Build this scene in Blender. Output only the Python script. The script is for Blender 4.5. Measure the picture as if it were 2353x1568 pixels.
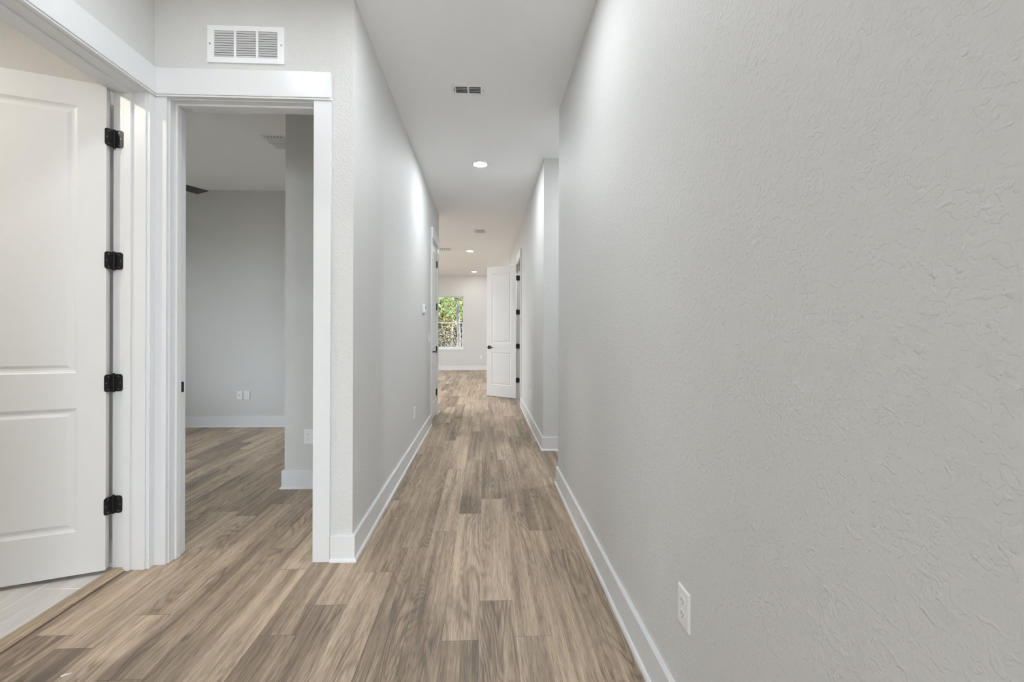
import bpy, math, random
from mathutils import Matrix, Vector
for o in list(bpy.data.objects): bpy.data.objects.remove(o)
C = bpy.context.scene.collection
scn = bpy.context.scene
R = random.Random(7)
PI = math.pi

# ------------------------------------------------------------------ camera, world, sun, exposure
cam = bpy.data.cameras.new('camera'); cam.sensor_width = 36; cam.sensor_fit = 'HORIZONTAL'
cam.lens = 1000/2353*36; cam.clip_start = .02
cam.shift_x = (1176.5-1153)/2353; cam.shift_y = -(784-762)/2353
co = bpy.data.objects.new('camera', cam); C.objects.link(co)
co.matrix_world = (Matrix.Translation((0, 0, 1.24)) @ Matrix.Rotation(-math.atan(.04), 4, 'Z')
                   @ Matrix.Rotation(PI/2, 4, 'X') @ Matrix.Rotation(.003, 4, 'Z'))
scn.camera = co
w = bpy.data.worlds.new('sky'); scn.world = w; w.use_nodes = True
bg = w.node_tree.nodes['Background']; bg.inputs[0].default_value = (.86, .94, 1, 1); bg.inputs[1].default_value = 5.2
sl = bpy.data.lights.new('sun', 'SUN'); sl.energy = 6.0; sl.angle = .02; sl.color = (1, .93, .8)
so = bpy.data.objects.new('sun', sl); C.objects.link(so)
so.rotation_euler = Vector((-.85, -.05, -.55)).to_track_quat('-Z', 'Y').to_euler()
scn.view_settings.view_transform = 'Standard'; scn.view_settings.look = 'None'
scn.view_settings.gamma = 1; scn.view_settings.use_curve_mapping = False
scn.view_settings.exposure = .80
LAMP = 380.0; GLOBE = 38.0
scn.cycles.max_bounces = 8; scn.cycles.diffuse_bounces = 7; scn.cycles.use_adaptive_sampling = True; scn.cycles.adaptive_threshold = .03
scn.cycles.sample_clamp_indirect = 6
scn.cycles.use_denoising = True

# ------------------------------------------------------------------ materials
def nt(name):
    m = bpy.data.materials.new(name); m.use_nodes = True
    t = m.node_tree; return m, t, t.nodes, t.links, t.nodes['Principled BSDF']
def math_n(N, L, op, a, b=None, clamp=False):
    n = N.new('ShaderNodeMath'); n.operation = op; n.use_clamp = clamp
    for i, v in enumerate((a, b)):
        if v is None: continue
        if isinstance(v, (int, float)): n.inputs[i].default_value = v
        else: L.new(v, n.inputs[i])
    return n.outputs[0]
def ramp(N, L, fac, stops):
    r = N.new('ShaderNodeValToRGB'); e = r.color_ramp.elements
    while len(e) < len(stops): e.new(.5)
    for x, (p, c) in zip(e, stops): x.position = p; x.color = (*c, 1)
    L.new(fac, r.inputs[0]); return r.outputs[0]
def noise(N, L, vec, scale, detail=2, rough=.5, dist=0.):
    n = N.new('ShaderNodeTexNoise'); n.inputs['Scale'].default_value = scale; n.inputs['Detail'].default_value = detail
    n.inputs['Roughness'].default_value = rough; n.inputs['Distortion'].default_value = dist
    L.new(vec, n.inputs['Vector']); return n.outputs['Fac']
def bump(N, L, b, h, strength, dist, prev=None):
    n = N.new('ShaderNodeBump'); n.inputs['Strength'].default_value = strength; n.inputs['Distance'].default_value = dist
    L.new(h, n.inputs['Height'])
    if prev: L.new(prev, n.inputs['Normal'])
    L.new(n.outputs[0], b.inputs['Normal']); return n.outputs[0]
def plain(name, col, rough=.5, metal=0., spec=.5, grain=0.):
    m, t, N, L, b = nt(name)
    b.inputs['Base Color'].default_value = (*col, 1); b.inputs['Roughness'].default_value = rough
    b.inputs['Metallic'].default_value = metal; b.inputs['Specular IOR Level'].default_value = spec
    tc = N.new('ShaderNodeTexCoord')
    f = noise(N, L, tc.outputs['Object'], 35, 3)
    mx = ramp(N, L, f, [(.3, tuple(c*.99 for c in col)), (.7, tuple(min(1, c*1.004) for c in col))])
    L.new(mx, b.inputs['Base Color'])
    if grain: bump(N, L, b, noise(N, L, tc.outputs['Object'], 180, 2), grain, .0004)
    return m
def plaster(name, col, strength, scale=94, rough=.62):
    m, t, N, L, b = nt(name)
    b.inputs['Roughness'].default_value = rough; b.inputs['Specular IOR Level'].default_value = .3
    tc = N.new('ShaderNodeTexCoord'); o = tc.outputs['Object']
    f = noise(N, L, o, 1.2, 2)
    L.new(ramp(N, L, f, [(.3, tuple(c*.985 for c in col)), (.7, col)]), b.inputs['Base Color'])
    h1 = ramp(N, L, noise(N, L, o, scale, 1., .5, .1), [(.46, (0, 0, 0)), (.56, (.75, .75, .75)), (.70, (1, 1, 1))])
    h2 = ramp(N, L, noise(N, L, o, scale*.14, 2, .6), [(.35, (.35, .35, .35)), (.65, (1, 1, 1))])
    h4 = ramp(N, L, noise(N, L, o, scale*.6, 0, .5, .3), [(.68, (0, 0, 0)), (.76, (1, 1, 1))])
    h3 = noise(N, L, o, scale*2.6, 2)
    h = math_n(N, L, 'ADD', math_n(N, L, 'MULTIPLY', h1, h2), math_n(N, L, 'MULTIPLY', h3, .45))
    h = math_n(N, L, 'ADD', h, math_n(N, L, 'MULTIPLY', h4, .9))
    bump(N, L, b, h, strength, .0016)
    return m
M = {}
M['wall'] = plaster('wall_paint', (.652, .653, .645), .52)
M['ceiling'] = plaster('ceiling_paint', (.905, .912, .925), .3, 85, .8)
M['trim'] = plain('trim_paint', (.735, .745, .76), .32)
M['door'] = plain('door_paint', (.765, .77, .775), .42, grain=.15)
M['black'] = plain('black_metal', (.013, .013, .014), .38, .3)
M['screw'] = plain('grey_screw_metal', (.16, .16, .17), .35, .7)
M['plastic'] = plain('white_plastic', (.82, .82, .83), .3)
M['slot'] = plain('dark_slot', (.03, .03, .03), .6)
M['vent'] = plain('vent_enamel', (.84, .85, .87), .35)
M['duct'] = plain('duct_metal', (.03, .032, .034), .6)
M['fan'] = plain('fan_black', (.016, .015, .014), .5)
M['screen'] = plain('thermostat_screen', (.22, .24, .25), .2)
M['vinyl'] = plain('window_vinyl', (.83, .84, .85), .35)
M['chip'] = plain('paint_chip', (.85, .86, .87), .5)

def wood_mat(name, uv=True, tint=(1, 1, 1)):
    m, t, N, L, b = nt(name)
    b.inputs['Specular IOR Level'].default_value = .45
    sep = N.new('ShaderNodeSeparateXYZ')
    if uv:
        u = N.new('ShaderNodeUVMap'); u.uv_map = 'plank_uv'; L.new(u.outputs[0], sep.inputs[0])
        a = N.new('ShaderNodeAttribute'); a.attribute_name = 'plank'
        sa = N.new('ShaderNodeSeparateXYZ'); L.new(a.outputs['Vector'], sa.inputs[0])
        r1, r2, r3 = sa.outputs
    else:
        tc = N.new('ShaderNodeTexCoord'); L.new(tc.outputs['Object'], sep.inputs[0])
        v = N.new('ShaderNodeValue'); v.outputs[0].default_value = .72; r1 = r2 = r3 = v.outputs[0]
    U, V = sep.outputs[0], sep.outputs[1]
    def vec(su, sv, k):
        c = N.new('ShaderNodeCombineXYZ')
        L.new(math_n(N, L, 'ADD', math_n(N, L, 'MULTIPLY', U, su), math_n(N, L, 'MULTIPLY', r1, 31*k)), c.inputs[0])
        L.new(math_n(N, L, 'ADD', math_n(N, L, 'MULTIPLY', V, sv), math_n(N, L, 'MULTIPLY', r2, 47*k)), c.inputs[1])
        L.new(math_n(N, L, 'MULTIPLY', r3, 19), c.inputs[2]); return c.outputs[0]
    fine = noise(N, L, vec(420, 9, 1), 1, 4, .6)
    pore = noise(N, L, vec(260, 14, 5), 1, 2, .5)
    streak = noise(N, L, vec(40, 1.0, 2), 1, 3, .55, .3)
    broad = noise(N, L, vec(9, .75, 3), 1, 2, .5, .8)
    field = noise(N, L, vec(7.5, 1.1, 4), 1, 1.2, .45, .9)
    rings = math_n(N, L, 'SINE', math_n(N, L, 'MULTIPLY', field, 85))
    rings = math_n(N, L, 'POWER', math_n(N, L, 'ADD', math_n(N, L, 'MULTIPLY', rings, .5), .5), 2.2)
    gate = ramp(N, L, noise(N, L, vec(5, 1.3, 6), 1, 1), [(.45, (0, 0, 0)), (.62, (1, 1, 1))])
    rings = math_n(N, L, 'MULTIPLY', rings, gate)
    s = math_n(N, L, 'ADD', math_n(N, L, 'MULTIPLY', streak, .62), math_n(N, L, 'MULTIPLY', broad, .62))
    s = math_n(N, L, 'ADD', s, math_n(N, L, 'MULTIPLY', math_n(N, L, 'SUBTRACT', r3, .5), .30))
    s = math_n(N, L, 'ADD', s, math_n(N, L, 'MULTIPLY', math_n(N, L, 'SUBTRACT', fine, .5), .80))
    s = math_n(N, L, 'SUBTRACT', s, math_n(N, L, 'MULTIPLY', rings, .17))
    s = math_n(N, L, 'SUBTRACT', s, .12, True)
    colr = ramp(N, L, s, [(.20, tuple(a*b for a, b in zip((0.170, 0.131, 0.100), tint))), (.42, tuple(a*b for a, b in zip((0.330, 0.252, 0.185), tint))),
                          (.58, tuple(a*b for a, b in zip((0.465, 0.362, 0.265), tint))), (.80, tuple(a*b for a, b in zip((0.670, 0.535, 0.395), tint)))])
    p = ramp(N, L, pore, [(.30, (.60, .58, .56)), (.46, (1, 1, 1))])
    mx = N.new('ShaderNodeMix'); mx.data_type = 'RGBA'; mx.blend_type = 'MULTIPLY'; mx.inputs[0].default_value = .8
    L.new(colr, mx.inputs[6]); L.new(p, mx.inputs[7]); out = mx.outputs[2]
    if uv:
        eu = math_n(N, L, 'MINIMUM', U, math_n(N, L, 'SUBTRACT', .1495, U))
        ev = math_n(N, L, 'MINIMUM', V, math_n(N, L, 'SUBTRACT', 1.2192, V))
        e1 = math_n(N, L, 'LESS_THAN', eu, .0006); e2 = math_n(N, L, 'LESS_THAN', ev, .0016)
        e = math_n(N, L, 'MAXIMUM', math_n(N, L, 'MULTIPLY', e1, .35), math_n(N, L, 'MULTIPLY', e2, .5))
        m2 = N.new('ShaderNodeMix'); m2.data_type = 'RGBA'; L.new(e, m2.inputs[0]); L.new(out, m2.inputs[6])
        m2.inputs[7].default_value = (.06, .05, .042, 1); out = m2.outputs[2]
    L.new(out, b.inputs['Base Color'])
    L.new(math_n(N, L, 'ADD', math_n(N, L, 'MULTIPLY', fine, .2), .38), b.inputs['Roughness'])
    bump(N, L, b, fine, .12, .0006)
    return m
M['floor'] = wood_mat('vinyl_plank'); M['strip'] = wood_mat('transition_wood', False, (.80, .80, .76))
def tile_mat():
    m, t, N, L, b = nt('porcelain_tile')
    tc = N.new('ShaderNodeTexCoord'); mp = N.new('ShaderNodeMapping'); L.new(tc.outputs['Object'], mp.inputs[0])
    mp.inputs['Location'].default_value = (.6*5 - 2.055, 2.125+.305*9-.61*3, 0); mp.inputs['Rotation'].default_value = (0, 0, PI/2)
    br = N.new('ShaderNodeTexBrick'); L.new(mp.outputs[0], br.inputs[0]); br.inputs['Scale'].default_value = 1
    br.inputs['Brick Width'].default_value = .61; br.inputs['Row Height'].default_value = .305; br.inputs['Mortar Size'].default_value = .0022
    br.inputs['Color1'].default_value = (.60, .58, .565, 1); br.inputs['Color2'].default_value = (.60, .58, .565, 1)
    br.inputs['Mortar'].default_value = (.93, .91, .89, 1); br.offset = .5
    c = N.new('ShaderNodeCombineXYZ'); s = N.new('ShaderNodeSeparateXYZ'); L.new(tc.outputs['Object'], s.inputs[0])
    L.new(math_n(N, L, 'MULTIPLY', s.outputs[0], 14), c.inputs[0]); L.new(math_n(N, L, 'MULTIPLY', s.outputs[1], 2.5), c.inputs[1])
    v = ramp(N, L, noise(N, L, c.outputs[0], 1, 4, .6, .8), [(.35, (.86, .85, .84)), (.65, (1.06, 1.06, 1.06))])
    mx = N.new('ShaderNodeMix'); mx.data_type = 'RGBA'; mx.blend_type = 'MULTIPLY'; mx.inputs[0].default_value = 1
    L.new(br.outputs[0], mx.inputs[6]); L.new(v, mx.inputs[7]); L.new(mx.outputs[2], b.inputs['Base Color'])
    b.inputs['Roughness'].default_value = .45; return m
M['tile'] = tile_mat()
def emit(name, col, s):
    m, t, N, L, b = nt(name); b.inputs['Base Color'].default_value = (.9, .9, .9, 1)
    b.inputs['Emission Color'].default_value = (*col, 1); b.inputs['Emission Strength'].default_value = s; return m
M['lamp_near'] = emit('lamp_lens_near', (.915, .965, 1), LAMP*.42)
M['lamp_side'] = emit('lamp_lens_side', (.915, .965, 1), LAMP*.7)
M['lamp'] = emit('fill_lens', (.915, .965, 1), LAMP)
M['lamp_entry'] = emit('lamp_lens_entry', (.915, .965, 1), LAMP*.17)
M['lamp_hall'] = emit('lamp_lens_hall', (.915, .965, 1), LAMP*.62)
M['lamp_far'] = emit('lamp_lens_warm', (1, .97, .94), LAMP*.25)
M['lamp_bath'] = emit('lamp_lens_bath', (1, .92, .80), LAMP*.95)
def glass():
    m, t, N, L, b = nt('window_glass'); N.remove(b)
    o = N['Material Output']; tr = N.new('ShaderNodeBsdfTransparent'); gl = N.new('ShaderNodeBsdfGlossy'); gl.inputs['Roughness'].default_value = .02
    mx = N.new('ShaderNodeMixShader'); fr = N.new('ShaderNodeFresnel'); fr.inputs[0].default_value = 1.3
    L.new(fr.outputs[0], mx.inputs[0]); L.new(tr.outputs[0], mx.inputs[1]); L.new(gl.outputs[0], mx.inputs[2]); L.new(mx.outputs[0], o.inputs[0]); return m
M['glass'] = glass()
def leafmat(name, cols):
    m, t, N, L, b = nt(name); tc = N.new('ShaderNodeTexCoord')
    f = noise(N, L, tc.outputs['Object'], 3.5, 3, .7)
    L.new(ramp(N, L, f, [(.3+.4*i/(len(cols)-1), c) for i, c in enumerate(cols)]), b.inputs['Base Color'])
    b.inputs['Roughness'].default_value = .6; return m
M['leaf_green'] = leafmat('leaf_green', [(.012, .03, .008), (.07, .13, .025), (.24, .32, .07)])
M['leaf_gold'] = leafmat('leaf_gold', [(.03, .03, .01), (.15, .13, .035), (.42, .34, .11)])
M['leaf_brown'] = leafmat('leaf_brown', [(.014, .015, .008), (.062, .056, .028), (.21, .17, .09)])
M['bark'] = leafmat('bark', [(.03, .028, .026), (.09, .085, .08), (.20, .19, .18)])
M['soil'] = leafmat('soil', [(.06, .05, .035), (.16, .13, .08), (.28, .22, .13)])

# ------------------------------------------------------------------ mesh helpers
class MB:
    def __init__(s, mat=None): s.v = []; s.f = []; s.m = mat or Matrix()
    def add(s, vs, fs):
        k = len(s.v); s.v += [tuple(s.m @ Vector(v)) for v in vs]; s.f += [[i+k for i in f] for f in fs]; return s
    def box(s, x0, x1, y0, y1, z0, z1):
        x0, x1 = sorted((x0, x1)); y0, y1 = sorted((y0, y1)); z0, z1 = sorted((z0, z1))
        return s.add([(x, y, z) for z in (z0, z1) for x, y in ((x0, y0), (x1, y0), (x1, y1), (x0, y1))],
                     [(3, 2, 1, 0), (4, 5, 6, 7), (0, 1, 5, 4), (1, 2, 6, 5), (2, 3, 7, 6), (3, 0, 4, 7)])
    def prism(s, poly, h0, h1, ax='z'):
        f = {'z': lambda a, b, h: (a, b, h), 'x': lambda a, b, h: (h, a, b), 'y': lambda a, b, h: (a, h, b)}[ax]
        n = len(poly)
        return s.add([f(a, b, h) for h in (h0, h1) for a, b in poly],
                     [list(range(n))[::-1], list(range(n, 2*n))] + [(i, (i+1) % n, n+(i+1) % n, n+i) for i in range(n)])
    def tube(s, p0, p1, r0, r1=None, n=16):
        r1 = r0 if r1 is None else r1; p0, p1 = Vector(p0), Vector(p1); d = (p1-p0).normalized()
        a = d.orthogonal().normalized(); b = d.cross(a)
        vs = [tuple(p+(a*math.cos(2*PI*i/n)+b*math.sin(2*PI*i/n))*r) for p, r in ((p0, r0), (p1, r1)) for i in range(n)]
        return s.add(vs, [list(range(n))[::-1], list(range(n, 2*n))] + [(i, (i+1) % n, n+(i+1) % n, n+i) for i in range(n)])
    def lathe(s, prof, n=40, c=(0, 0, 0)):
        vs = [(c[0]+r*math.cos(2*PI*i/n), c[1]+r*math.sin(2*PI*i/n), c[2]+z) for r, z in prof for i in range(n)]
        fs = [(j*n+i, j*n+(i+1) % n, (j+1)*n+(i+1) % n, (j+1)*n+i) for j in range(len(prof)-1) for i in range(n)]
        return s.add(vs, fs)
    def build(s, name, mat, parent=None, bevel=0., smooth=False, seg=2):
        import bmesh
        me = bpy.data.meshes.new(name); me.from_pydata(s.v, [], s.f)
        bm = bmesh.new(); bm.from_mesh(me); bmesh.ops.recalc_face_normals(bm, faces=bm.faces); bm.to_mesh(me); bm.free()
        me.materials.append(mat); o = bpy.data.objects.new(name, me); C.objects.link(o)
        if parent: o.parent = parent; o.matrix_parent_inverse = parent.matrix_basis.inverted()
        if bevel:
            b = o.modifiers.new('edge', 'BEVEL'); b.width = bevel; b.segments = seg; b.limit_method = 'ANGLE'; b.harden_normals = False
        if smooth:
            for p in me.polygons: p.use_smooth = True
        return o
def tag(o, label, cat, group=None, kind=None):
    o['label'] = label; o['category'] = cat
    if group: o['group'] = group
    if kind: o['kind'] = kind
    return o
def empty(name, loc=(0, 0, 0), M4=None):
    o = bpy.data.objects.new(name, None); o.empty_display_size = .05; C.objects.link(o)
    if M4 is not None: o.matrix_world = M4
    else: o.location = loc
    bpy.context.view_layer.update(); return o
def struct(name, mb, mat, label, cat, **k): return tag(mb.build(name, mat, **k), label, cat, kind='structure')
CE = 3.05

# ------------------------------------------------------------------ walls, ceiling, floors
def wall(name, x0, x1, y0, y1, label, holes=(), axis='x', z1=CE):
    """box wall; holes (a0,a1,z0,z1) along the axis"""
    mb = MB(); a0, a1 = (x0, x1) if axis == 'x' else (y0, y1)
    cuts = sorted(holes); pos = a0
    def seg(b0, b1, h0, h1):
        if b1-b0 < 1e-5 or h1-h0 < 1e-5: return
        if axis == 'x': mb.box(b0, b1, y0, y1, h0, h1)
        else: mb.box(x0, x1, b0, b1, h0, h1)
    for h in cuts:
        seg(pos, h[0], 0, z1); seg(h[0], h[1], 0, h[2]); seg(h[0], h[1], h[3], z1); pos = h[1]
    seg(pos, a1, 0, z1)
    return struct(name, mb, M['wall'], label, 'wall')
OT = 2.470                                     # finished opening height
wall('wall_facing', -5.0, -.71, 2.385, 2.501, 'grey textured wall around the bedroom doorway facing the viewer', [(-1.693, -.903, 0, OT+.019)])
wall('wall_left', -1.902, -1.755, -4.5, 2.385, 'grey wall holding the open bathroom door at far left', [(1.496, 2.344, 0, OT+.019)], 'y')
wall('wall_hall_left', -.825, -.71, 2.501, 6.66, 'long grey left wall of the hallway', [(5.856, 6.484, 0, OT+.019)], 'y')
wall('wall_right', .602, .717, .1, 3.405, 'large grey textured wall filling the right side', (), 'y')
wall('wall_alcove_near', .602, 3.0, 3.405, 3.52, 'wall end and side of the opening off the hallway')
wall('wall_alcove_end', 3.0, 3.1, 3.405, 4.635, 'end wall of the side passage', (), 'y')
wall('wall_alcove_far', .617, 3.0, 4.52, 4.635, 'grey wall facing the viewer past the side opening')
wall('wall_hall_right', .617, .732, 4.635, 10.515, 'right wall of the far half of the hallway', [(7.281, 8.019, 0, OT+.019)], 'y')
wall('wall_room_side', .617, 3.9, 10.515, 10.63, 'wall turning right into the far room')
wall('wall_closet', -5.0, -.71, 6.66, 6.775, 'wall turning left into the far room')
wall('wall_far', -5.0, 3.9, 14.0, 14.15, 'warm grey far wall with the window', [(-1.56, -.655, .665, 2.365)])
wall('wall_bedroom_far', -5.0, -1.57, 5.74, 5.855, 'grey back wall of the bedroom')
wall('wall_bedroom_side', -1.57, -1.455, 3.61, 5.855, 'bedroom closet side wall', (), 'y')
wall('wall_bedroom_closet', -1.57, -.825, 3.495, 3.61, 'grey projecting wall inside the bedroom with an outlet')
wall('wall_outer_left', -5.15, -5.0, -4.65, 14.15, 'outer wall on the left side', [(3.1, 4.9, .4, 2.365), (8.2, 12.6, .5, 2.5)], 'y')
wall('wall_outer_right', 3.9, 4.05, -4.65, 14.15, 'outer wall on the right side', (), 'y')
wall('wall_back', -5.0, 3.9, -4.65, -4.5, 'front wall of the house behind the viewer', [(-1.3, -.2, 0.05, 2.6), (.4, 3.4, .3, 2.6)])
wall('wall_bathroom_end', -4.3, -4.2, -.2, 2.385, 'bathroom end wall', (), 'y')
wall('wall_bathroom_side', -4.2, -1.905, -.2, -.1, 'bathroom side wall')
struct('ceiling', MB().box(-5.15, 4.05, -4.65, 14.15, CE, CE+.12), M['ceiling'], 'smooth off-white ceiling over hallway and rooms', 'ceiling')

def planks():
    W, Ln, X0 = .1495, 1.2192, -.018
    known = {0: 2.003, 1: 1.764, 2: 2.70, 3: 2.46, -1: 1.7477, -2: 2.708, -3: 2.513, -4: 2.263, -5: 1.997, -6: 1.805, -8: 2.525, -10: 1.956, -11: 1.759}
    dark = {}
    rects = [(-1.90, 3.9, -4.5, 14.0), (-5.0, -1.90, 2.385, 14.0)]
    vs, fs, uv, col = [], [], [], []
    for rx0, rx1, ry0, ry1 in rects:
        k0 = math.floor((rx0-X0)/W); k1 = math.ceil((rx1-X0)/W)
        for k in range(k0, k1):
            off = known.get(k, random.Random(k*7+3).random()*Ln)
            j0 = math.floor((ry0-off)/Ln); j1 = math.ceil((ry1-off)/Ln)
            for j in range(j0, j1):
                r = random.Random(k*1000+j*17+5); c = (r.random(), r.random(), r.random())
                a0, b0 = X0+k*W, off+j*Ln
                x0, x1 = max(a0, rx0), min(a0+W, rx1); y0, y1 = max(b0, ry0), min(b0+Ln, ry1)
                if x1-x0 < 1e-4 or y1-y0 < 1e-4: continue
                n = len(vs)
                vs += [(x0, y0, 0), (x1, y0, 0), (x1, y1, 0), (x0, y1, 0)]; fs.append((n, n+1, n+2, n+3))
                uv += [(x0-a0, y0-b0), (x1-a0, y0-b0), (x1-a0, y1-b0), (x0-a0, y1-b0)]; col.append(c)
    nf = len(fs)
    # slab underneath
    n = len(vs); vs += [(-5.15, -4.65, -.1), (4.05, -4.65, -.1), (4.05, 14.15, -.1), (-5.15, 14.15, -.1)]; fs.append((n, n+3, n+2, n+1))
    uv += [(.07, .6)]*4; col.append((.5, .5, .5))
    me = bpy.data.meshes.new('floor'); me.from_pydata(vs, [], fs)
    l = me.uv_layers.new(name='plank_uv')
    for i, q in enumerate(uv): l.data[i].uv = q
    a = me.attributes.new('plank', 'FLOAT_VECTOR', 'FACE')
    for i, q in enumerate(col): a.data[i].vector = q
    me.materials.append(M['floor']); o = bpy.data.objects.new('floor', me); C.objects.link(o)
    tag(o, 'grey brown wood plank flooring running down the hallway', 'floor', kind='structure')
planks()
struct('floor_bathroom', MB().box(-4.2, -1.90, -.1, 2.385, -.05, .002), M['tile'], 'pale stone tiles on the bathroom floor', 'floor')
tr = MB().prism([(-1.917, .002), (-1.917, .010), (-1.905, .0145), (-1.860, .0145), (-1.846, .009), (-1.844, .004), (-1.849, 0)], 1.515, 2.325, 'y')
tr = tr.build('transition_strip', M['strip'])
tag(tr, 'tan wood threshold strip between plank floor and bathroom tile', 'threshold', kind='structure')

# ------------------------------------------------------------------ baseboards
def sweep(path, side):
    prof = [(0, 0), (.028, 0), (.0275, .007), (.0245, .0135), (.0200, .0175), (.0165, .0185), (.0165, .1365), (.0140, .140), (0, .140)]
    P = [Vector(p) for p in path]; n = len(P); mb = MB(); rings = []
    for i in range(n):
        ds = []
        if i > 0: ds.append((P[i]-P[i-1]).normalized())
        if i < n-1: ds.append((P[i+1]-P[i]).normalized())
        ns = [Vector((d.y, -d.x))*side for d in ds]          # side=+1 : right of travel
        nn = ns[0] if len(ns) == 1 else (ns[0]+ns[1])/(1+ns[0].dot(ns[1]))
        rings.append([(P[i].x+nn.x*d, P[i].y+nn.y*d, z) for d, z in prof])
    k = len(prof); vs = [v for r in rings for v in r]
    fs = [(i*k+j, i*k+(j+1) % k, (i+1)*k+(j+1) % k, (i+1)*k+j) for i in range(n-1) for j in range(k)]
    fs += [list(range(k))[::-1], list(range((n-1)*k, n*k))]
    return mb.add(vs, fs)
for nm, path, s, lb in (
    ('baseboard_hall_left', [(-.824, 2.385), (-.71, 2.385), (-.71, 5.780)], 1, 'white baseboard along the left hallway wall'),
    ('baseboard_right', [(.602, .1), (.602, 3.52), (3, 3.52)], -1, 'white baseboard along the large right wall'),
    ('baseboard_alcove', [(3, 4.52), (.617, 4.52), (.617, 7.205)], -1, 'white baseboard past the side opening'),
    ('baseboard_hall_end', [(.617, 8.095), (.617, 10.63), (3.9, 10.63)], -1, 'white baseboard beyond the far open door'),
    ('baseboard_far', [(-5, 14), (3.9, 14)], 1, 'white baseboard under the far window'),
    ('baseboard_bedroom', [(-5, 5.74), (-1.57, 5.74), (-1.57, 3.495), (-.825, 3.495)], 1, 'white baseboard inside the bedroom'),
    ('baseboard_closet', [(-.71, 6.560), (-.71, 6.775), (-5, 6.775)], 1, 'white baseboard beside the closed narrow door'),
    ('baseboard_bathroom', [(-4.2, 2.385), (-1.935, 2.385)], 1, 'white baseboard behind the open bathroom door'),
    ('baseboard_left', [(-1.755, -4.5), (-1.755, 1.42)], 1, 'white baseboard on the near left wall')):
    struct(nm, sweep(path, s), M['trim'], lb, 'baseboard')

# ------------------------------------------------------------------ doors
HZ = (.343, .970, 1.597, 2.225)
def leaf_mesh(mat4, W, H, T=.035):
    """leaf: x 0..W from the hinge edge, y 0..T, z 0..H ; both faces carry two raised panels"""
    mb = MB(mat4)
    st = .112; cols = [0, st, W-st, W]; rows = [0, .215, .83, 1.005, H-.125, H]
    rings = [(0, 0), (.006, .0035), (.016, .0065), (.026, .0065), (.040, .0015)]
    for face in (0, 1):
        Y = lambda d: d if face == 0 else T-d
        for i in range(3):
            for j in range(5):
                x0, x1, z0, z1 = cols[i], cols[i+1], rows[j], rows[j+1]
                if i == 1 and j in (1, 3):
                    pts = []
                    for a, d in rings: pts.append([(x0+a, Y(d), z0+a), (x1-a, Y(d), z0+a), (x1-a, Y(d), z1-a), (x0+a, Y(d), z1-a)])
                    for q in range(len(rings)-1):
                        for e in range(4):
                            f = [pts[q][e], pts[q][(e+1) % 4], pts[q+1][(e+1) % 4], pts[q+1][e]]
                            mb.add(f if face == 0 else f[::-1], [(0, 1, 2, 3)])
                    mb.add(pts[-1] if face == 0 else pts[-1][::-1], [(0, 1, 2, 3)])
                else:
                    f = [(x0, Y(0), z0), (x1, Y(0), z0), (x1, Y(0), z1), (x0, Y(0), z1)]
                    mb.add(f if face == 0 else f[::-1], [(0, 1, 2, 3)])
    mb.add([(0, 0, 0), (0, T, 0), (0, T, H), (0, 0, H)], [(0, 1, 2, 3)]); mb.add([(W, 0, 0), (W, T, 0), (W, T, H), (W, 0, H)], [(3, 2, 1, 0)])
    mb.add([(0, 0, 0), (W, 0, 0), (W, T, 0), (0, T, 0)], [(0, 1, 2, 3)]); mb.add([(0, 0, H), (W, 0, H), (W, T, H), (0, T, H)], [(3, 2, 1, 0)])
    return mb
def build_leaf(mb, parent):
    o = mb.build('door_leaf', M['door'], parent)
    import bmesh
    bm = bmesh.new(); bm.from_mesh(o.data); bmesh.ops.remove_doubles(bm, verts=bm.verts, dist=1e-5)
    bmesh.ops.recalc_face_normals(bm, faces=bm.faces); bm.to_mesh(o.data); bm.free()
    b = o.modifiers.new('edge', 'BEVEL'); b.width = .0015; b.segments = 2; b.limit_method = 'ANGLE'; b.angle_limit = math.radians(60)
    return o
def rrect(x0, x1, z0, z1, r, corners=(1, 1, 1, 1), n=5):
    """rounded rectangle, corners order: x0z0, x1z0, x1z1, x0z1"""
    out = []
    for (cx, cz, a0), on in zip(((x0+r, z0+r, PI), (x1-r, z0+r, 1.5*PI), (x1-r, z1-r, 0), (x0+r, z1-r, .5*PI)), corners):
        if on: out += [(cx+r*math.cos(a0+.5*PI*i/n), cz+r*math.sin(a0+.5*PI*i/n)) for i in range(n+1)]
        else: out.append(((x0, x1)[cx > (x0+x1)/2], (z0, z1)[cz > (z0+z1)/2]))
    return out
def hinge(parent, pin, dirs, z, both=True, screws=True, rad=.0062):
    """pin (x,y) ; dirs: [(unit dir along leaf plate, unit normal out of the plate face)]"""
    hh = .0445; o = MB()
    o.tube((pin[0], pin[1], z-hh-.004), (pin[0], pin[1], z+hh+.004), rad, n=14)
    for (d, nrm) in dirs:
        m4 = Matrix(((d[0], nrm[0], 0, pin[0]), (d[1], nrm[1], 0, pin[1]), (0, 0, 1, z), (0, 0, 0, 1)))
        q = MB(m4); q.prism([(a, b) for a, b in rrect(.0, .0445, -hh, hh, .013, (0, 1, 1, 0))], -.0012, .0018, 'y')
        k = len(o.v); o.v += q.v; o.f += [[i+k for i in f] for f in q.f]
    h = o.build('hinge', M['black'], parent, smooth=False)
    if screws:
        for (d, nrm) in dirs:
            for (a, b) in ((.026, hh-.012), (.035, 0.), (.026, -hh+.012)):
                p = Vector((pin[0]+d[0]*a, pin[1]+d[1]*a, z+b)); nn = Vector((nrm[0], nrm[1], 0))
                MB().tube(p+nn*.0016, p+nn*.0026, .0038, .003, 12).build('screw', M['screw'], h)
    return h
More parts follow.
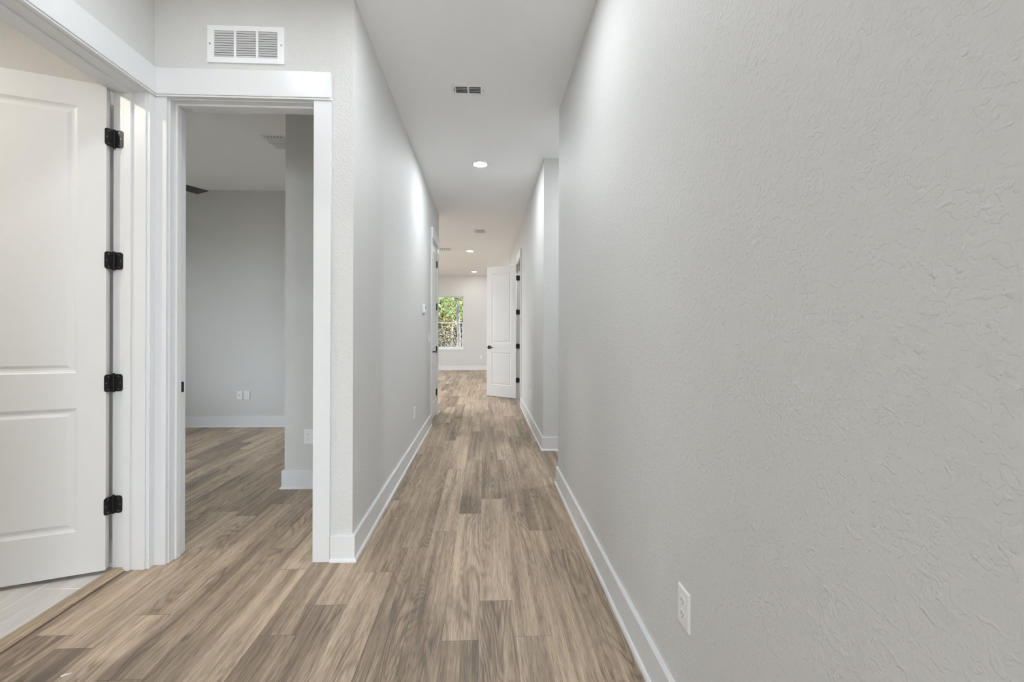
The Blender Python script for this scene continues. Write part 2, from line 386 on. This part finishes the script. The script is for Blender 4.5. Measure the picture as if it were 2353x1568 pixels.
def lever(parent, m4, faces=(0, 1), T=.035, rev=1):
    """square rosette + lever on each face; local x along leaf (lever points to -x*rev), y thickness, z up, origin at spindle on face y=0"""
    for f in faces:
        s = -1 if f == 0 else 1; y0 = 0 if f == 0 else T
        o = MB(m4); o.box(-.032, .032, y0, y0+s*.009, -.032, .032)
        r = o.build('lever_handle', M['black'], parent, bevel=.002)
        MB(m4).tube((0, y0+s*.008, 0), (0, y0+s*.05, 0), .010, .009).build('neck', M['black'], r, smooth=False)
        MB(m4).box(.012*rev, -.105*rev, y0+s*.042, y0+s*.056, -.009, .009).build('lever_arm', M['black'], r, bevel=.003)
def F2(ox, oy, dx, dy, z=0.):
    """local x -> (dx,dy), local y -> (-dy,dx)"""
    return Matrix(((dx, -dy, 0, ox), (dy, dx, 0, oy), (0, 0, 1, z), (0, 0, 0, 1)))
def frame(parent, m4, a0, a1, depth, stop, front=True, back=True, cut0=None, cut1=None, hook=True, st_len=.035):
    """door frame. local x along wall a0..a1 clear opening, y 0 = front wall face .. depth, z up. casing on the front and the back.
    cut0/cut1: outer limits for the casing legs where a corner trims them"""
    J = .019
    mb = MB(m4)
    mb.box(a0-J, a0, 0, depth, 0, OT+J); mb.box(a1, a1+J, 0, depth, 0, OT+J); mb.box(a0, a1, 0, depth, OT, OT+J)
    mb.build('door_jamb', M['trim'], parent, bevel=.0012)
    mb = MB(m4); s0, s1 = stop, stop+st_len
    mb.box(a0, a0+.011, s0, s1, 0, OT); mb.box(a1-.011, a1, s0, s1, 0, OT); mb.box(a0+.011, a1-.011, s0, s1, OT-.011, OT)
    mb.build('door_stop', M['trim'], parent, bevel=.0015)
    for side, on in ((0, front), (1, back)):
        if not on: continue
        s = -1 if side == 0 else 1; y = 0 if side == 0 else depth
        rv = .006; cw = .090
        x0 = max(a0-rv-cw, cut0) if cut0 is not None else a0-rv-cw
        x1 = min(a1+rv+cw, cut1) if cut1 is not None else a1+rv+cw
        for u0, u1 in ((x0, a0-rv), (a1+rv, x1)):
            MB(m4).box(u0, u1, y, y+s*.018, 0, OT+.006).build('door_casing', M['trim'], parent, bevel=.0015)
        e0 = .0 if cut0 is not None else .006; e1 = .0 if cut1 is not None else .006
        MB(m4).box(x0-(0 if cut0 is not None else .0), x1, y, y+s*.030, OT+.014, OT+.152).build('door_header', M['trim'], parent, bevel=.002)
        MB(m4).box(x0-e0, x1+e1, y, y+s*.026, OT+.004, OT+.014).build('header_bead', M['trim'], parent, bevel=.002)

# door_1 : bathroom door at far left (wall plane X=-1.755, opening Y 1.515..2.325)
d1 = empty('door_1', (-1.755, 2.325, 0)); tag(d1, 'open white two panel door with black hinges into the bathroom at far left', 'door', kind='structure')
mF = Matrix(((0, -1, 0, -1.755), (1, 0, 0, 0), (0, 0, 1, 0), (0, 0, 0, 1)))       # local x -> +Y, local y -> -X
frame(d1, mF, 1.515, 2.325, .148, .067, back=True, cut1=2.367)
P1 = Vector((-1.9095, 2.3215)); A1 = Vector((-1.918, 2.286)); D1 = Vector((-math.cos(math.radians(20.5)), -math.sin(math.radians(20.5)))); N1 = Vector((-D1.y, D1.x))     # N1 points to -Y side? (.37,-.93)
# hall-side face is nearest the camera : y=0 face at P1 + N1*.041
m1 = Matrix(((D1.x, -N1.x, 0, A1.x), (D1.y, -N1.y, 0, A1.y), (0, 0, 1, .022), (0, 0, 0, 1)))
build_leaf(leaf_mesh(m1, .80, 2.460, .044), d1)
E1 = (A1-P1).normalized()
for z in HZ: hinge(d1, P1, [((1, 0), (0, -1)), (tuple(E1), (-E1.y, E1.x))], z)
lever(d1, m1 @ Matrix.Translation((.74, 0, .93)), T=.044, rev=1)

# door_2 : bedroom doorway in the facing wall (opening X -1.693..-.911)
d2 = empty('door_2', (-1.302, 2.385, 0)); tag(d2, 'white cased bedroom doorway in the facing wall, black strike plate on its jamb', 'door', kind='structure')
frame(d2, Matrix.Translation((0, 2.385, 0)), -1.674, -.922, .116, .040, cut0=-1.7395)
MB().prism(rrect(2.4625, 2.4955, .898, .956, .004), -1.675, -1.6725, 'x').build('strike_plate', M['black'], d2)
MB().box(-1.674, -1.6715, 2.471, 2.484, .914, .940).build('latch_hole', M['slot'], d2)
P2 = Vector((-.918, 2.5095))
m2 = F2(-.924, 2.516, 0, 1, .012)          # leaf opened 90 deg into the bedroom, hidden from here
build_leaf(leaf_mesh(m2 @ Matrix.Translation((0, -.035-.0, 0)), .742, 2.455), d2)
for z in HZ: hinge(d2, P2, [((0, -1), (-1, 0)), ((0, 1), (1, 0))], z, screws=False)
lever(d2, m2 @ Matrix.Translation((.70, -.035, .93)))

# door_3 : narrow closed door in the left hallway wall (X=-.71, opening Y 5.875..6.465)
d3 = empty('door_3', (-.71, 6.17, 0)); tag(d3, 'narrow closed white door near the end of the left hallway wall', 'door', kind='structure')
m3f = Matrix(((0, -1, 0, -.71), (1, 0, 0, 0), (0, 0, 1, 0), (0, 0, 0, 1)))
frame(d3, m3f, 5.875, 6.465, .115, .037, back=True)
m3 = Matrix(((0, -1, 0, -.711), (-1, 0, 0, 6.462), (0, 0, 1, .020), (0, 0, 0, 1)))
build_leaf(leaf_mesh(m3, .584, 2.447), d3)
for z in HZ: hinge(d3, (-.7020, 6.4600), [], z, screws=False, rad=.0085)
lever(d3, m3 @ Matrix.Translation((.520, 0, .94)), faces=(0,), rev=1)
ds = MB(); ds.tube((-.7045, 6.4635, 1.652), (-.64, 6.43, 1.652), .0035, n=10); ds.tube((-.66, 6.44, 1.652), (-.632, 6.426, 1.652), .008, n=12)
ds.build('hinge_door_stop', M['black'], d3)

# door_4 : open door in the right hallway wall (X=.617, opening Y 7.30..8.0)
d4 = empty('door_4', (.617, 8.0, 0)); tag(d4, 'open white two panel door with four black hinges at the far end of the hallway', 'door', kind='structure')
m4f = Matrix(((0, 1, 0, .617), (1, 0, 0, 0), (0, 0, 1, 0), (0, 0, 0, 1)))
frame(d4, m4f, 7.30, 8.0, .115, .045)
P4 = Vector((.606, 7.990)); D4 = Vector((-.80, .60)).normalized(); N4 = Vector((-D4.y, D4.x))    # (-.6,-.8): toward camera
m4 = Matrix(((D4.x, -N4.x, 0, P4.x+D4.x*.003+N4.x*.038), (D4.y, -N4.y, 0, P4.y+D4.y*.003+N4.y*.038), (0, 0, 1, .012), (0, 0, 0, 1)))
build_leaf(leaf_mesh(m4, .665, 2.455), d4)
for z in HZ: hinge(d4, P4, [((1, 0), (0, -1)), (tuple(N4), tuple(-D4))], z, screws=False)
lever(d4, m4 @ Matrix.Translation((.605, 0, .925)), rev=1)

# ------------------------------------------------------------------ outlets, switches, thermostat
def plate_frame(px, py, z, nx, ny):
    """local x along wall, local y outward normal, z up"""
    return Matrix(((-ny, nx, 0, px), (nx, ny, 0, py), (0, 0, 1, z), (0, 0, 0, 1)))
def base_plate(name, m4, wd=.072, ht=.116, t=.006):
    r = empty(name, M4=m4)
    o = MB(m4)
    a, b, c = wd/2, ht/2, .004
    o.add([(x, y, z) for y, k in ((0, 0), (.002, 0), (t, c)) for x, z in ((-a+k, -b+k), (a-k, -b+k), (a-k, b-k), (-a+k, b-k))],
          [(0, 1, 2, 3), (0, 4, 5, 1), (1, 5, 6, 2), (2, 6, 7, 3), (3, 7, 4, 0), (4, 8, 9, 5), (5, 9, 10, 6), (6, 10, 11, 7), (7, 11, 8, 4), (8, 11, 10, 9)])
    o.build('cover_plate', M['plastic'], r); return r
def outlet(px, py, z, nx, ny, label, group='white wall outlets'):
    m4 = plate_frame(px, py, z, nx, ny); r = base_plate('wall_outlet', m4); tag(r, label, 'outlet', group)
    for s in (1, -1):
        q = MB(m4); pts = []
        for i in range(20):
            a = 2*PI*i/20; x, y = .0172*math.cos(a), .0172*math.sin(a); pts.append((x, max(-.0135, min(.0135, y))+s*.0195))
        rc = q.prism(pts, .004, .0078, 'y').build('receptacle', M['plastic'], r)
        c = s*.0195
        sl = MB(m4); sl.box(-.0075, -.0055, .0076, .0080, c-.002, c+.007); sl.box(.0055, .0072, .0076, .0080, c-.001, c+.006)
        sl.tube((0, .0076, c-.0075), (0, .0080, c-.0075), .0025, n=10)
        sl.build('slots', M['slot'], rc)
    MB(m4).tube((0, .005, 0), (0, .0070, 0), .003, n=10).build('screw', M['plastic'], r)
    return r
outlet(.602, 1.280, .414, -1, 0, 'white duplex outlet low on the large right wall near the viewer')
outlet(-.71, 4.46, .411, 1, 0, 'white outlet low on the left hallway wall below the thermostat')
outlet(.617, 5.755, .402, -1, 0, 'white outlet low on the far right hallway wall past the side opening')
outlet(-1.385, 3.495, .405, 0, -1, 'white duplex outlet on the projecting bedroom wall, partly behind door casing')
outlet(-3.055, 5.74, .408, 0, -1, 'white duplex outlet on the bedroom back wall beside the cable plate')
outlet(-.100, 14.0, .406, 0, -1, 'small white outlet on the far wall between window and open door')
m4 = plate_frame(-3.148, 5.74, .408, 0, -1); r = base_plate('cable_plate', m4); tag(r, 'white cable wall plate with a centre jack on the bedroom back wall', 'wall plate')
MB(m4).tube((0, .005, 0), (0, .014, 0), .0055, n=12).build('cable_jack', M['screw'], r)
for s in (1, -1): MB(m4).tube((0, .005, s*.042), (0, .0068, s*.042), .003, n=8).build('screw', M['plastic'], r)
m4 = plate_frame(-.71, 5.61, 1.158, 1, 0); r = base_plate('light_switch', m4); tag(r, 'white light switch on the left hallway wall beside the narrow door', 'switch')
MB(m4).box(-.0165, .0165, .004, .009, -.033, .033).build('rocker', M['plastic'], r, bevel=.001)
m4 = plate_frame(-.71, 5.07, 1.500, 1, 0); r = empty('thermostat', M4=m4); tag(r, 'white thermostat projecting from the left hallway wall', 'thermostat')
MB(m4).box(-.075, .075, 0, .006, -.058, .058).build('back_plate', M['plastic'], r, bevel=.002)
MB(m4).box(-.062, .062, .006, .028, -.050, .050).build('housing', M['plastic'], r, bevel=.005)
MB(m4).box(-.035, .035, .0278, .0286, -.005, .032).build('screen', M['screen'], r)
MB(m4).box(-.035, .035, .028, .031, -.036, -.022).build('buttons', M['plastic'], r, bevel=.001)

# ------------------------------------------------------------------ vents and grilles
# return grille on the facing wall
gm = Matrix(((1, 0, 0, -1.278), (0, 1, 0, 2.385), (0, 0, 1, 2.769), (0, 0, 0, 1)))
g = empty('return_air_grille', M4=gm); tag(g, 'white rectangular return air grille with three louvered bays above the bedroom doorway', 'grille')
hw, hh = .201, .0985; bays = [(-.166, -.062), (-.051, .053), (.064, .166)]; lz = .071
o = MB(gm)
o.box(-hw, hw, -.008, 0, lz, hh); o.box(-hw, hw, -.008, 0, -hh, -lz)
xs = [-hw] + [b for q in bays for b in q] + [hw]
for i in range(0, len(xs), 2): o.box(xs[i], xs[i+1], -.008, 0, -lz, lz)
o.build('frame', M['vent'], g)
MB(gm).box(-.175, .175, -.0012, -.0004, -.078, .078).build('backing', M['duct'], g)
for b0, b1 in bays:
    o = MB(gm); n = 11
    for i in range(n):
        z = lz - (i+.5)*2*lz/n; t = .0006
        o.add([(b0, -.0078, z+.0024), (b1, -.0078, z+.0024), (b1, -.0014, z-.0026), (b0, -.0014, z-.0026),
               (b0, -.0078, z+.0034), (b1, -.0078, z+.0034), (b1, -.0014, z-.0018), (b0, -.0014, z-.0018)],
              [(0, 1, 2, 3), (7, 6, 5, 4), (0, 4, 5, 1), (1, 5, 6, 2), (2, 6, 7, 3), (3, 7, 4, 0)])
    o.build('louver_bay', M['vent'], g)
for x in (-.186, .186): MB(gm).tube((x, -.010, 0), (x, -.007, 0), .0035, n=12).build('screw', M['screw'], g)

def register(cx, cy, W, L, label, rot=0, rows=2, n=6, along='y'):
    """ceiling register; slats run along local y"""
    m4 = Matrix.Translation((cx, cy, CE)) @ Matrix.Rotation(rot, 4, 'Z'); r = empty('ceiling_register', M4=m4); tag(r, label, 'ceiling vent', 'white ceiling registers')
    b = .022; o = MB(m4); rr = -.006
    o.box(-W/2, W/2, -L/2, -L/2+b, rr, 0); o.box(-W/2, W/2, L/2-b, L/2, rr, 0)
    o.box(-W/2, -W/2+b, -L/2+b, L/2-b, rr, 0); o.box(W/2-b, W/2, -L/2+b, L/2-b, rr, 0)
    o.box(-W/2+b, W/2-b, -.004, .004, rr, 0)
    o.build('frame', M['vent'], r, bevel=.0015)
    MB(m4).box(-W/2+.01, W/2-.01, -L/2+.01, L/2-.01, -.0012, -.0003).build('backing', M['duct'], r)
    iw = W-2*b
    for k in range(rows):
        y0 = -L/2+b+.001 if k == 0 else .004; y1 = -.004 if k == 0 else L/2-b-.001
        o = MB(m4)
        for i in range(n):
            x = -iw/2+(i+.5)*iw/n; q = iw/n*.33
            o.add([(x-q, y0, -.0125), (x+q, y0, -.0015), (x+q, y1, -.0015), (x-q, y1, -.0125), (x-q+.001, y0, -.0135), (x+q+.001, y0, -.0025), (x+q+.001, y1, -.0025), (x-q+.001, y1, -.0135)],
                  [(0, 1, 2, 3), (7, 6, 5, 4), (0, 4, 5, 1), (1, 5, 6, 2), (2, 6, 7, 3), (3, 7, 4, 0)])
        o.build('slat_row', M['vent'], r)
    for s in (1, -1): MB(m4).tube((s*(W/2-.010), 0, -.0075), (s*(W/2-.010), 0, -.005), .0035, n=8).build('screw', M['screw'], r)
    return r
register(-1.965, 4.26, .225, .31, 'square ceiling register in the bedroom seen through the doorway')
register(-.085, 7.87, .22, .27, 'small ceiling register in the hallway beyond the hallway downlight')
register(-.88, 9.65, .30, .30, 'ceiling register at the left of the far room beside the first far downlight')
# near hallway supply vent: two banks of cross slots
vm = Matrix(((1, 0, 0, -.126), (0, 1, 0, 3.262), (0, 0, 1, CE), (0, 0, 0, 1)))
v = empty('supply_vent', M4=vm); tag(v, 'white ceiling supply vent with two slotted banks nearest the viewer in the hallway', 'ceiling vent')
W, L = .245, .150
o = MB(vm); o.box(-W/2, W/2, -L/2, -.042, -.006, 0); o.box(-W/2, W/2, .042, L/2, -.006, 0)
for a, b in ((-W/2, -.092), (-.007, .007), (.092, W/2)): o.box(a, b, -.042, .042, -.006, 0)
o.build('frame', M['vent'], v, bevel=.0015)
MB(vm).box(-.11, .11, -.065, .065, -.0012, -.0003).build('backing', M['duct'], v)
for a, b in ((-.092, -.007), (.007, .092)):
    o = MB(vm)
    for i in range(4):
        y = -.040+(i+.5)*.021
        o.add([(a, y+.001, -.010), (b, y+.001, -.010), (b, y+.006, -.002), (a, y+.006, -.002), (a, y, -.0095), (b, y, -.0095), (b, y+.005, -.0015), (a, y+.005, -.0015)],
              [(0, 1, 2, 3), (7, 6, 5, 4), (0, 4, 5, 1), (1, 5, 6, 2), (2, 6, 7, 3), (3, 7, 4, 0)])
    o.build('slat_bank', M['vent'], v)
MB(vm).box(-.1025, -.0985, -.030, .030, -.0066, -.0055).build('damper_slot', M['slot'], v)
for x in (-.112, .112): MB(vm).tube((x, 0, -.008), (x, 0, -.005), .0035, n=10).build('screw', M['screw'], v)

# smoke detector
sd = empty('smoke_detector', (.017, 10.98, CE)); tag(sd, 'round white smoke detector on the far ceiling left of the open door', 'smoke detector')
MB().lathe([(0, 0), (.068, 0), (.068, -.012), (.062, -.018), (0, -.018)][::1], 32, (.017, 10.98, CE)).build('base', M['plastic'], sd)
MB().lathe([(.052, -.018), (.050, -.036), (.042, -.042), (0, -.043)], 32, (.017, 10.98, CE)).build('cover', M['plastic'], sd)

# ------------------------------------------------------------------ recessed lights
def downlight(x, y, label, mat):
    r = empty('recessed_light', (x, y, CE)); tag(r, label, 'ceiling light', 'recessed ceiling lights')
    MB().lathe([(.070, -.002), (.072, -.007), (.082, -.007), (.088, -.003), (.088, 0)], 40, (x, y, CE)).build('trim_ring', M['plastic'], r, smooth=True)
    MB().add([(x+.071*math.cos(2*PI*i/40), y+.071*math.sin(2*PI*i/40), CE-.004) for i in range(40)], [list(range(40))[::-1]]).build('lens', mat, r)
downlight(-.05, 4.71, 'glowing round downlight in the middle of the hallway ceiling', M['lamp_hall'])
downlight(-.328, 9.82, 'glowing round downlight on the far room ceiling, nearer of the two', M['lamp_far'])
downlight(-.314, 13.2, 'glowing round downlight on the far room ceiling close to the far wall', M['lamp_far'])
downlight(-1.25, 1.62, 'downlight over the entry beside the bathroom door', M['lamp_entry'])
downlight(-.06, 2.08, 'downlight in the near hallway just above the viewer', M['lamp_near'])
downlight(-.5, -.9, 'added fill downlight overhead behind the viewer', M['lamp_entry'])  # unseen lamp added for even fill from behind the viewer
downlight(-.5, -3.2, 'added fill downlight near the front wall, out of view', M['lamp_entry'])  # likewise an added fill lamp, out of view
downlight(2.3, -.5, 'added fill downlight in the unseen front room near the hallway', M['lamp'])  # unseen lamp added in the front room to even out the light
downlight(2.3, -3.0, 'added fill downlight in the unseen front room near its glazing', M['lamp'])  # second added front room lamp, also fill only
downlight(1.6, 3.85, 'downlight in the side passage', M['lamp_side'])
M['lamp_fill'] = emit('fill_lens_far', (1, .98, .95), LAMP*1.05)
downlight(-1.75, 7.75, 'added fill downlight in the far room, hidden by the left hallway wall', M['lamp_fill'])  # added out of sight to brighten the far floor and open door
downlight(1.3, 7.65, 'added fill downlight behind the far open door, out of view', M['lamp_side'])  # added unseen lamp; spills through the opening onto the hall floor
downlight(-3.0, 1.1, 'warm downlight in the bathroom', M['lamp_bath'])

# globe pendants added as unseen fill light, behind the viewer and in far room
M['globe'] = emit('fill_globe_glass', (.915, .965, 1), GLOBE)
M['globe_far'] = emit('fill_globe_warm', (1, .97, .94), GLOBE*.5)
def pendant(x, y, z, r, label):
    e = empty('fill_globe', (x, y, CE)); tag(e, label, 'fill light', 'added globe fill lights')
    MB().lathe([(0, 0), (.06, 0), (.06, -.02), (0, -.025)], 28, (x, y, CE)).build('canopy', M['black'], e)
    MB().tube((x, y, CE-.02), (x, y, z+r), .006).build('rod', M['black'], e)
    MB().lathe([(r*math.sin(PI*i/16), r*math.cos(PI*i/16)) for i in range(17)], 32, (x, y, z)).build('globe', M['globe_far' if y > 6 else 'globe'], e, smooth=True)
pendant(1.1, -1.6, 2.0, .16, 'added white globe fill light behind the viewer')  # added fill globe; lifts the near hall walls and ceiling

pendant(-3.2, 10.6, 2.4, .2, 'added globe fill light hidden at the left of the far room')  # added hidden globe to lift the far ceiling
pendant(2.6, 11.6, 2.4, .2, 'added globe fill light hidden at the right of the far room')  # its added counterpart on the hidden right side
# ------------------------------------------------------------------ ceiling fan in the bedroom
fx, fy, fz = -2.975, 3.62, 2.55
f = empty('ceiling_fan', (fx, fy, CE)); tag(f, 'black ceiling fan in the bedroom, one blade tip showing in the doorway', 'ceiling fan')
MB().lathe([(0, 0), (.07, 0), (.065, -.03), (.03, -.055), (0, -.055)], 28, (fx, fy, CE)).build('canopy', M['fan'], f, smooth=False)
MB().tube((fx, fy, CE-.05), (fx, fy, fz+.06), .013).build('downrod', M['fan'], f)
MB().lathe([(0, .07), (.05, .065), (.10, .03), (.11, -.02), (.09, -.06), (0, -.075)], 32, (fx, fy, fz)).build('motor', M['fan'], f, smooth=False)
for k in range(3):
    a = math.radians(60.5+120*k); d = Vector((math.cos(a), math.sin(a))); p = Vector((-d.y, d.x))
    def P(s, t, dz=0): q = Vector((fx, fy))+d*s+p*t; return (q.x, q.y, fz+dz)
    t = .006
    pts = [(.16, -.070, -.010), (.672, -.082, -.012), (.672, .104, -.012), (.16, .085, -.010)]
    vs = [P(*q) for q in pts]+[P(q[0], q[1], q[2]+t) for q in pts]
    bl = MB().add(vs, [(3, 2, 1, 0), (4, 5, 6, 7), (0, 1, 5, 4), (1, 2, 6, 5), (2, 3, 7, 6), (3, 0, 4, 7)]).build('blade', M['fan'], f, bevel=.002)
    MB().add([P(.05, -.02, -.01), P(.20, -.03, -.012), P(.20, .03, -.012), P(.05, .02, -.01), P(.05, -.02, 0), P(.20, -.03, -.004), P(.20, .03, -.002), P(.05, .02, 0)],
             [(3, 2, 1, 0), (4, 5, 6, 7), (0, 1, 5, 4), (1, 2, 6, 5), (2, 3, 7, 6), (3, 0, 4, 7)]).build('blade_bracket', M['fan'], bl)

# ------------------------------------------------------------------ windows
def window(name, label, m4, x0, x1, z0, z1, depth=.15, mid=True, sill=True):
    """local x along wall, y 0 inner face .. depth outward"""
    r = empty(name, M4=m4 @ Matrix.Translation(((x0+x1)/2, 0, z0))); tag(r, label, 'window', kind='structure')
    fy0, fy1 = depth*.55, depth*.9; b = .035
    o = MB(m4); o.box(x0, x0+b, fy0, fy1, z0, z1); o.box(x1-b, x1, fy0, fy1, z0, z1); o.box(x0+b, x1-b, fy0, fy1, z0, z0+b); o.box(x0+b, x1-b, fy0, fy1, z1-b, z1)
    o.build('window_frame', M['vinyl'], r, bevel=.002)
    zm = (z0+z1)/2
    if mid:
        o = MB(m4); s = .03; q0, q1 = fy0-.012, fy0+.018
        o.box(x0+b, x0+b+s, q0, q1, z0+b, zm+.02); o.box(x1-b-s, x1-b, q0, q1, z0+b, zm+.02); o.box(x0+b+s, x1-b-s, q0, q1, z0+b, z0+b+s+.012); o.box(x0+b+s, x1-b-s, q0, q1, zm-.02, zm+.02)
        o.build('lower_sash', M['vinyl'], r, bevel=.002)
        MB(m4).box(x0+b, x1-b, fy0+.018, fy1, zm-.018, zm+.018).build('meeting_rail', M['vinyl'], r)
        MB(m4).box((x0+x1)/2-.03, (x0+x1)/2+.03, q0-.012, q0+.01, zm+.02, zm+.032).build('sash_lock', M['vinyl'], r)
        for a, c in ((z0+b, zm), (zm, z1-b)): MB(m4).box(x0+b, x1-b, fy0+.02, fy0+.024, a, c).build('window_pane', M['glass'], r)
    else:
        n = max(1, round((x1-x0)/1.0))
        for i in range(1, n): MB(m4).box(x0+(x1-x0)*i/n-.02, x0+(x1-x0)*i/n+.02, fy0, fy1, z0+b, z1-b).build('mullion', M['vinyl'], r)
        MB(m4).box(x0+b, x1-b, fy0+.02, fy0+.024, z0+b, z1-b).build('window_pane', M['glass'], r)
    if sill: MB(m4).box(x0-.03, x1+.03, -.018, fy0, z0-.022, z0+.004).build('window_sill', M['trim'], r, bevel=.003)
    return r
window('window_1', 'white single hung window in the far wall looking onto sunlit trees', Matrix.Translation((0, 14.0, 0)), -1.56, -.655, .665, 2.365)
mL = Matrix(((0, -1, 0, -5.0), (1, 0, 0, 0), (0, 0, 1, 0), (0, 0, 0, 1)))
window('window_2', 'bedroom window in the outer left wall', mL, 3.1, 4.9, .4, 2.365, mid=False)
window('window_added_3', 'added unseen window in the outer left wall, letting daylight into the far room', mL, 8.2, 12.6, .5, 2.5, mid=False)  # unseen opening added to bring daylight into the far room
mB = Matrix(((1, 0, 0, 0), (0, -1, 0, -4.5), (0, 0, 1, 0), (0, 0, 0, 1)))
window('window_added_4', 'added tall glazing behind the viewer, letting in sky light', mB, -1.3, -.2, .05, 2.6, mid=False, sill=False)  # unseen glazing added so sky light floods in from behind
window('window_added_5', 'added wide glazing behind the viewer, letting in sky light', mB, .4, 3.4, .3, 2.6, mid=False)  # added unseen opening, more sky light from behind

# ------------------------------------------------------------------ outside
o = MB(); o.box(-30, 20, 14.3, 45, -.5, -.35); o.box(-30, 20, -30, -4.9, -.5, -.35); o.box(-30, -5.4, -4.9, 14.3, -.5, -.35)
struct('terrain', o, M['soil'], 'leaf littered ground outside the window', 'ground')
def leaves(mb, c, rad, n, size, rnd):
    for _ in range(n):
        while True:
            q = Vector((rnd.uniform(-1, 1), rnd.uniform(-1, 1), rnd.uniform(-1, 1)))
            if q.length < 1: break
        p = Vector(c)+Vector((q.x*rad[0], q.y*rad[1], q.z*rad[2]))
        a = Vector((rnd.uniform(-1, 1), rnd.uniform(-1, 1), rnd.uniform(-1, 1))).normalized(); b = a.orthogonal().normalized()
        s = size*rnd.uniform(.6, 1.4)
        mb.add([tuple(p-a*s), tuple(p+b*s*.5), tuple(p+a*s), tuple(p-b*s*.5)], [(0, 1, 2, 3)])
def trunk(mb, x, y, r, h, lean=(0, 0)):
    n = 8; pts = [(x+lean[0]*i/n+.03*math.sin(i*1.7+x), y+lean[1]*i/n, -.4+h*i/n, r*(1-.35*i/n)) for i in range(n+1)]
    for i in range(n): mb.tube(pts[i][:3], pts[i+1][:3], pts[i][3], pts[i+1][3], 12)
rn = random.Random(11)
trees = [(-1.02, 17.2, .085, 'pale thick tree trunk at the right of the window view', 'leaf_green', 1.9),
         (-2.25, 18.9, .05, 'thin light stemmed tree at the left of the window view', 'leaf_green', 2.2),
         (-1.65, 20.9, .07, 'golden leaved tree in the middle of the window view', 'leaf_gold', 1.6),
         (-.2, 22.6, .09, 'yellow green tree behind the thick trunk', 'leaf_gold', 2.2),
         (-3.3, 22.5, .09, 'dark green tree at the far left behind the others', 'leaf_green', 1.7)]
for x, y, r, lb, lm, cz in trees:
    t = empty('tree', (x, y, -.35)); tag(t, lb, 'tree', 'trees outside the window')
    mb = MB(); trunk(mb, x, y, r, 6.2, (rn.uniform(-.3, .3), .2)); mb.build('trunk', M['bark'], t)
    mb = MB(); leaves(mb, (x, y+.2, cz+2.0), (1.0, .75, 2.3), 2600, .07, rn); mb.build('crown', M[lm], t)
for x, y, lb, lm, rz in ((-2.95, 17.6, 'yellow leaved shrub low at the left of the window view', 'leaf_gold', .9), (-1.7, 19.6, 'brown twiggy shrub low in the middle of the window view', 'leaf_brown', 1.2),
                         (-.6, 18.3, 'dark brown shrub low at the right of the window view', 'leaf_brown', .9), (-3.4, 21.0, 'green shrub at the outer left of the window view', 'leaf_green', 1.1),
                         (.2, 20.6, 'green shrub at the outer right of the window view', 'leaf_green', 1.1)):
    s = empty('shrub', (x, y, -.35)); tag(s, lb, 'shrub', 'shrubs outside the window')
    mb = MB(); leaves(mb, (x, y, .35), (.62, .6, rz), 1500, .05, rn); mb.build('shrub_foliage', M[lm], s)
    mb = MB()
    for _ in range(9):
        a = rn.uniform(0, 6.28); mb.tube((x, y, -.38), (x+.6*math.cos(a), y+.4*math.sin(a), .3+rn.uniform(.2, rz)), .014, .005, 6)
    mb.build('stems', M['bark'], s)
mb = MB(); leaves(mb, (-2., 25.9, 1.6), (5.5, 1.2, 3.8), 26000, .12, rn)
ug = tag(mb.build('undergrowth', M['leaf_brown']), 'dense brown and green woodland thicket behind the trees', 'undergrowth', kind='stuff')

mb = MB(); leaves(mb, (-2.2, 24.1, 3.2), (3.4, .15, 1.5), 5000, .10, rn)
mb.build('leafy_top', M['leaf_green'], ug)['kind'] = 'stuff'
# ------------------------------------------------------------------ debris on the floor
def chip(x, y, pts, label):
    o = MB(Matrix.Translation((x, y, 0))).prism(pts, .0002, .0022).build('paint_chip', M['chip']); tag(o, label, 'debris')
chip(-1.501, 1.625, [(-.012, -.006), (-.004, -.009), (.002, -.002), (.012, .004), (.014, .009), (.004, .005), (-.006, .002)], 'tiny white paint chip on the planks at the bottom left')
chip(-.58, 2.90, [(-.004, -.003), (.004, -.002), (.003, .003), (-.003, .002)], 'tiny white speck on the floor beside the left hallway baseboard')
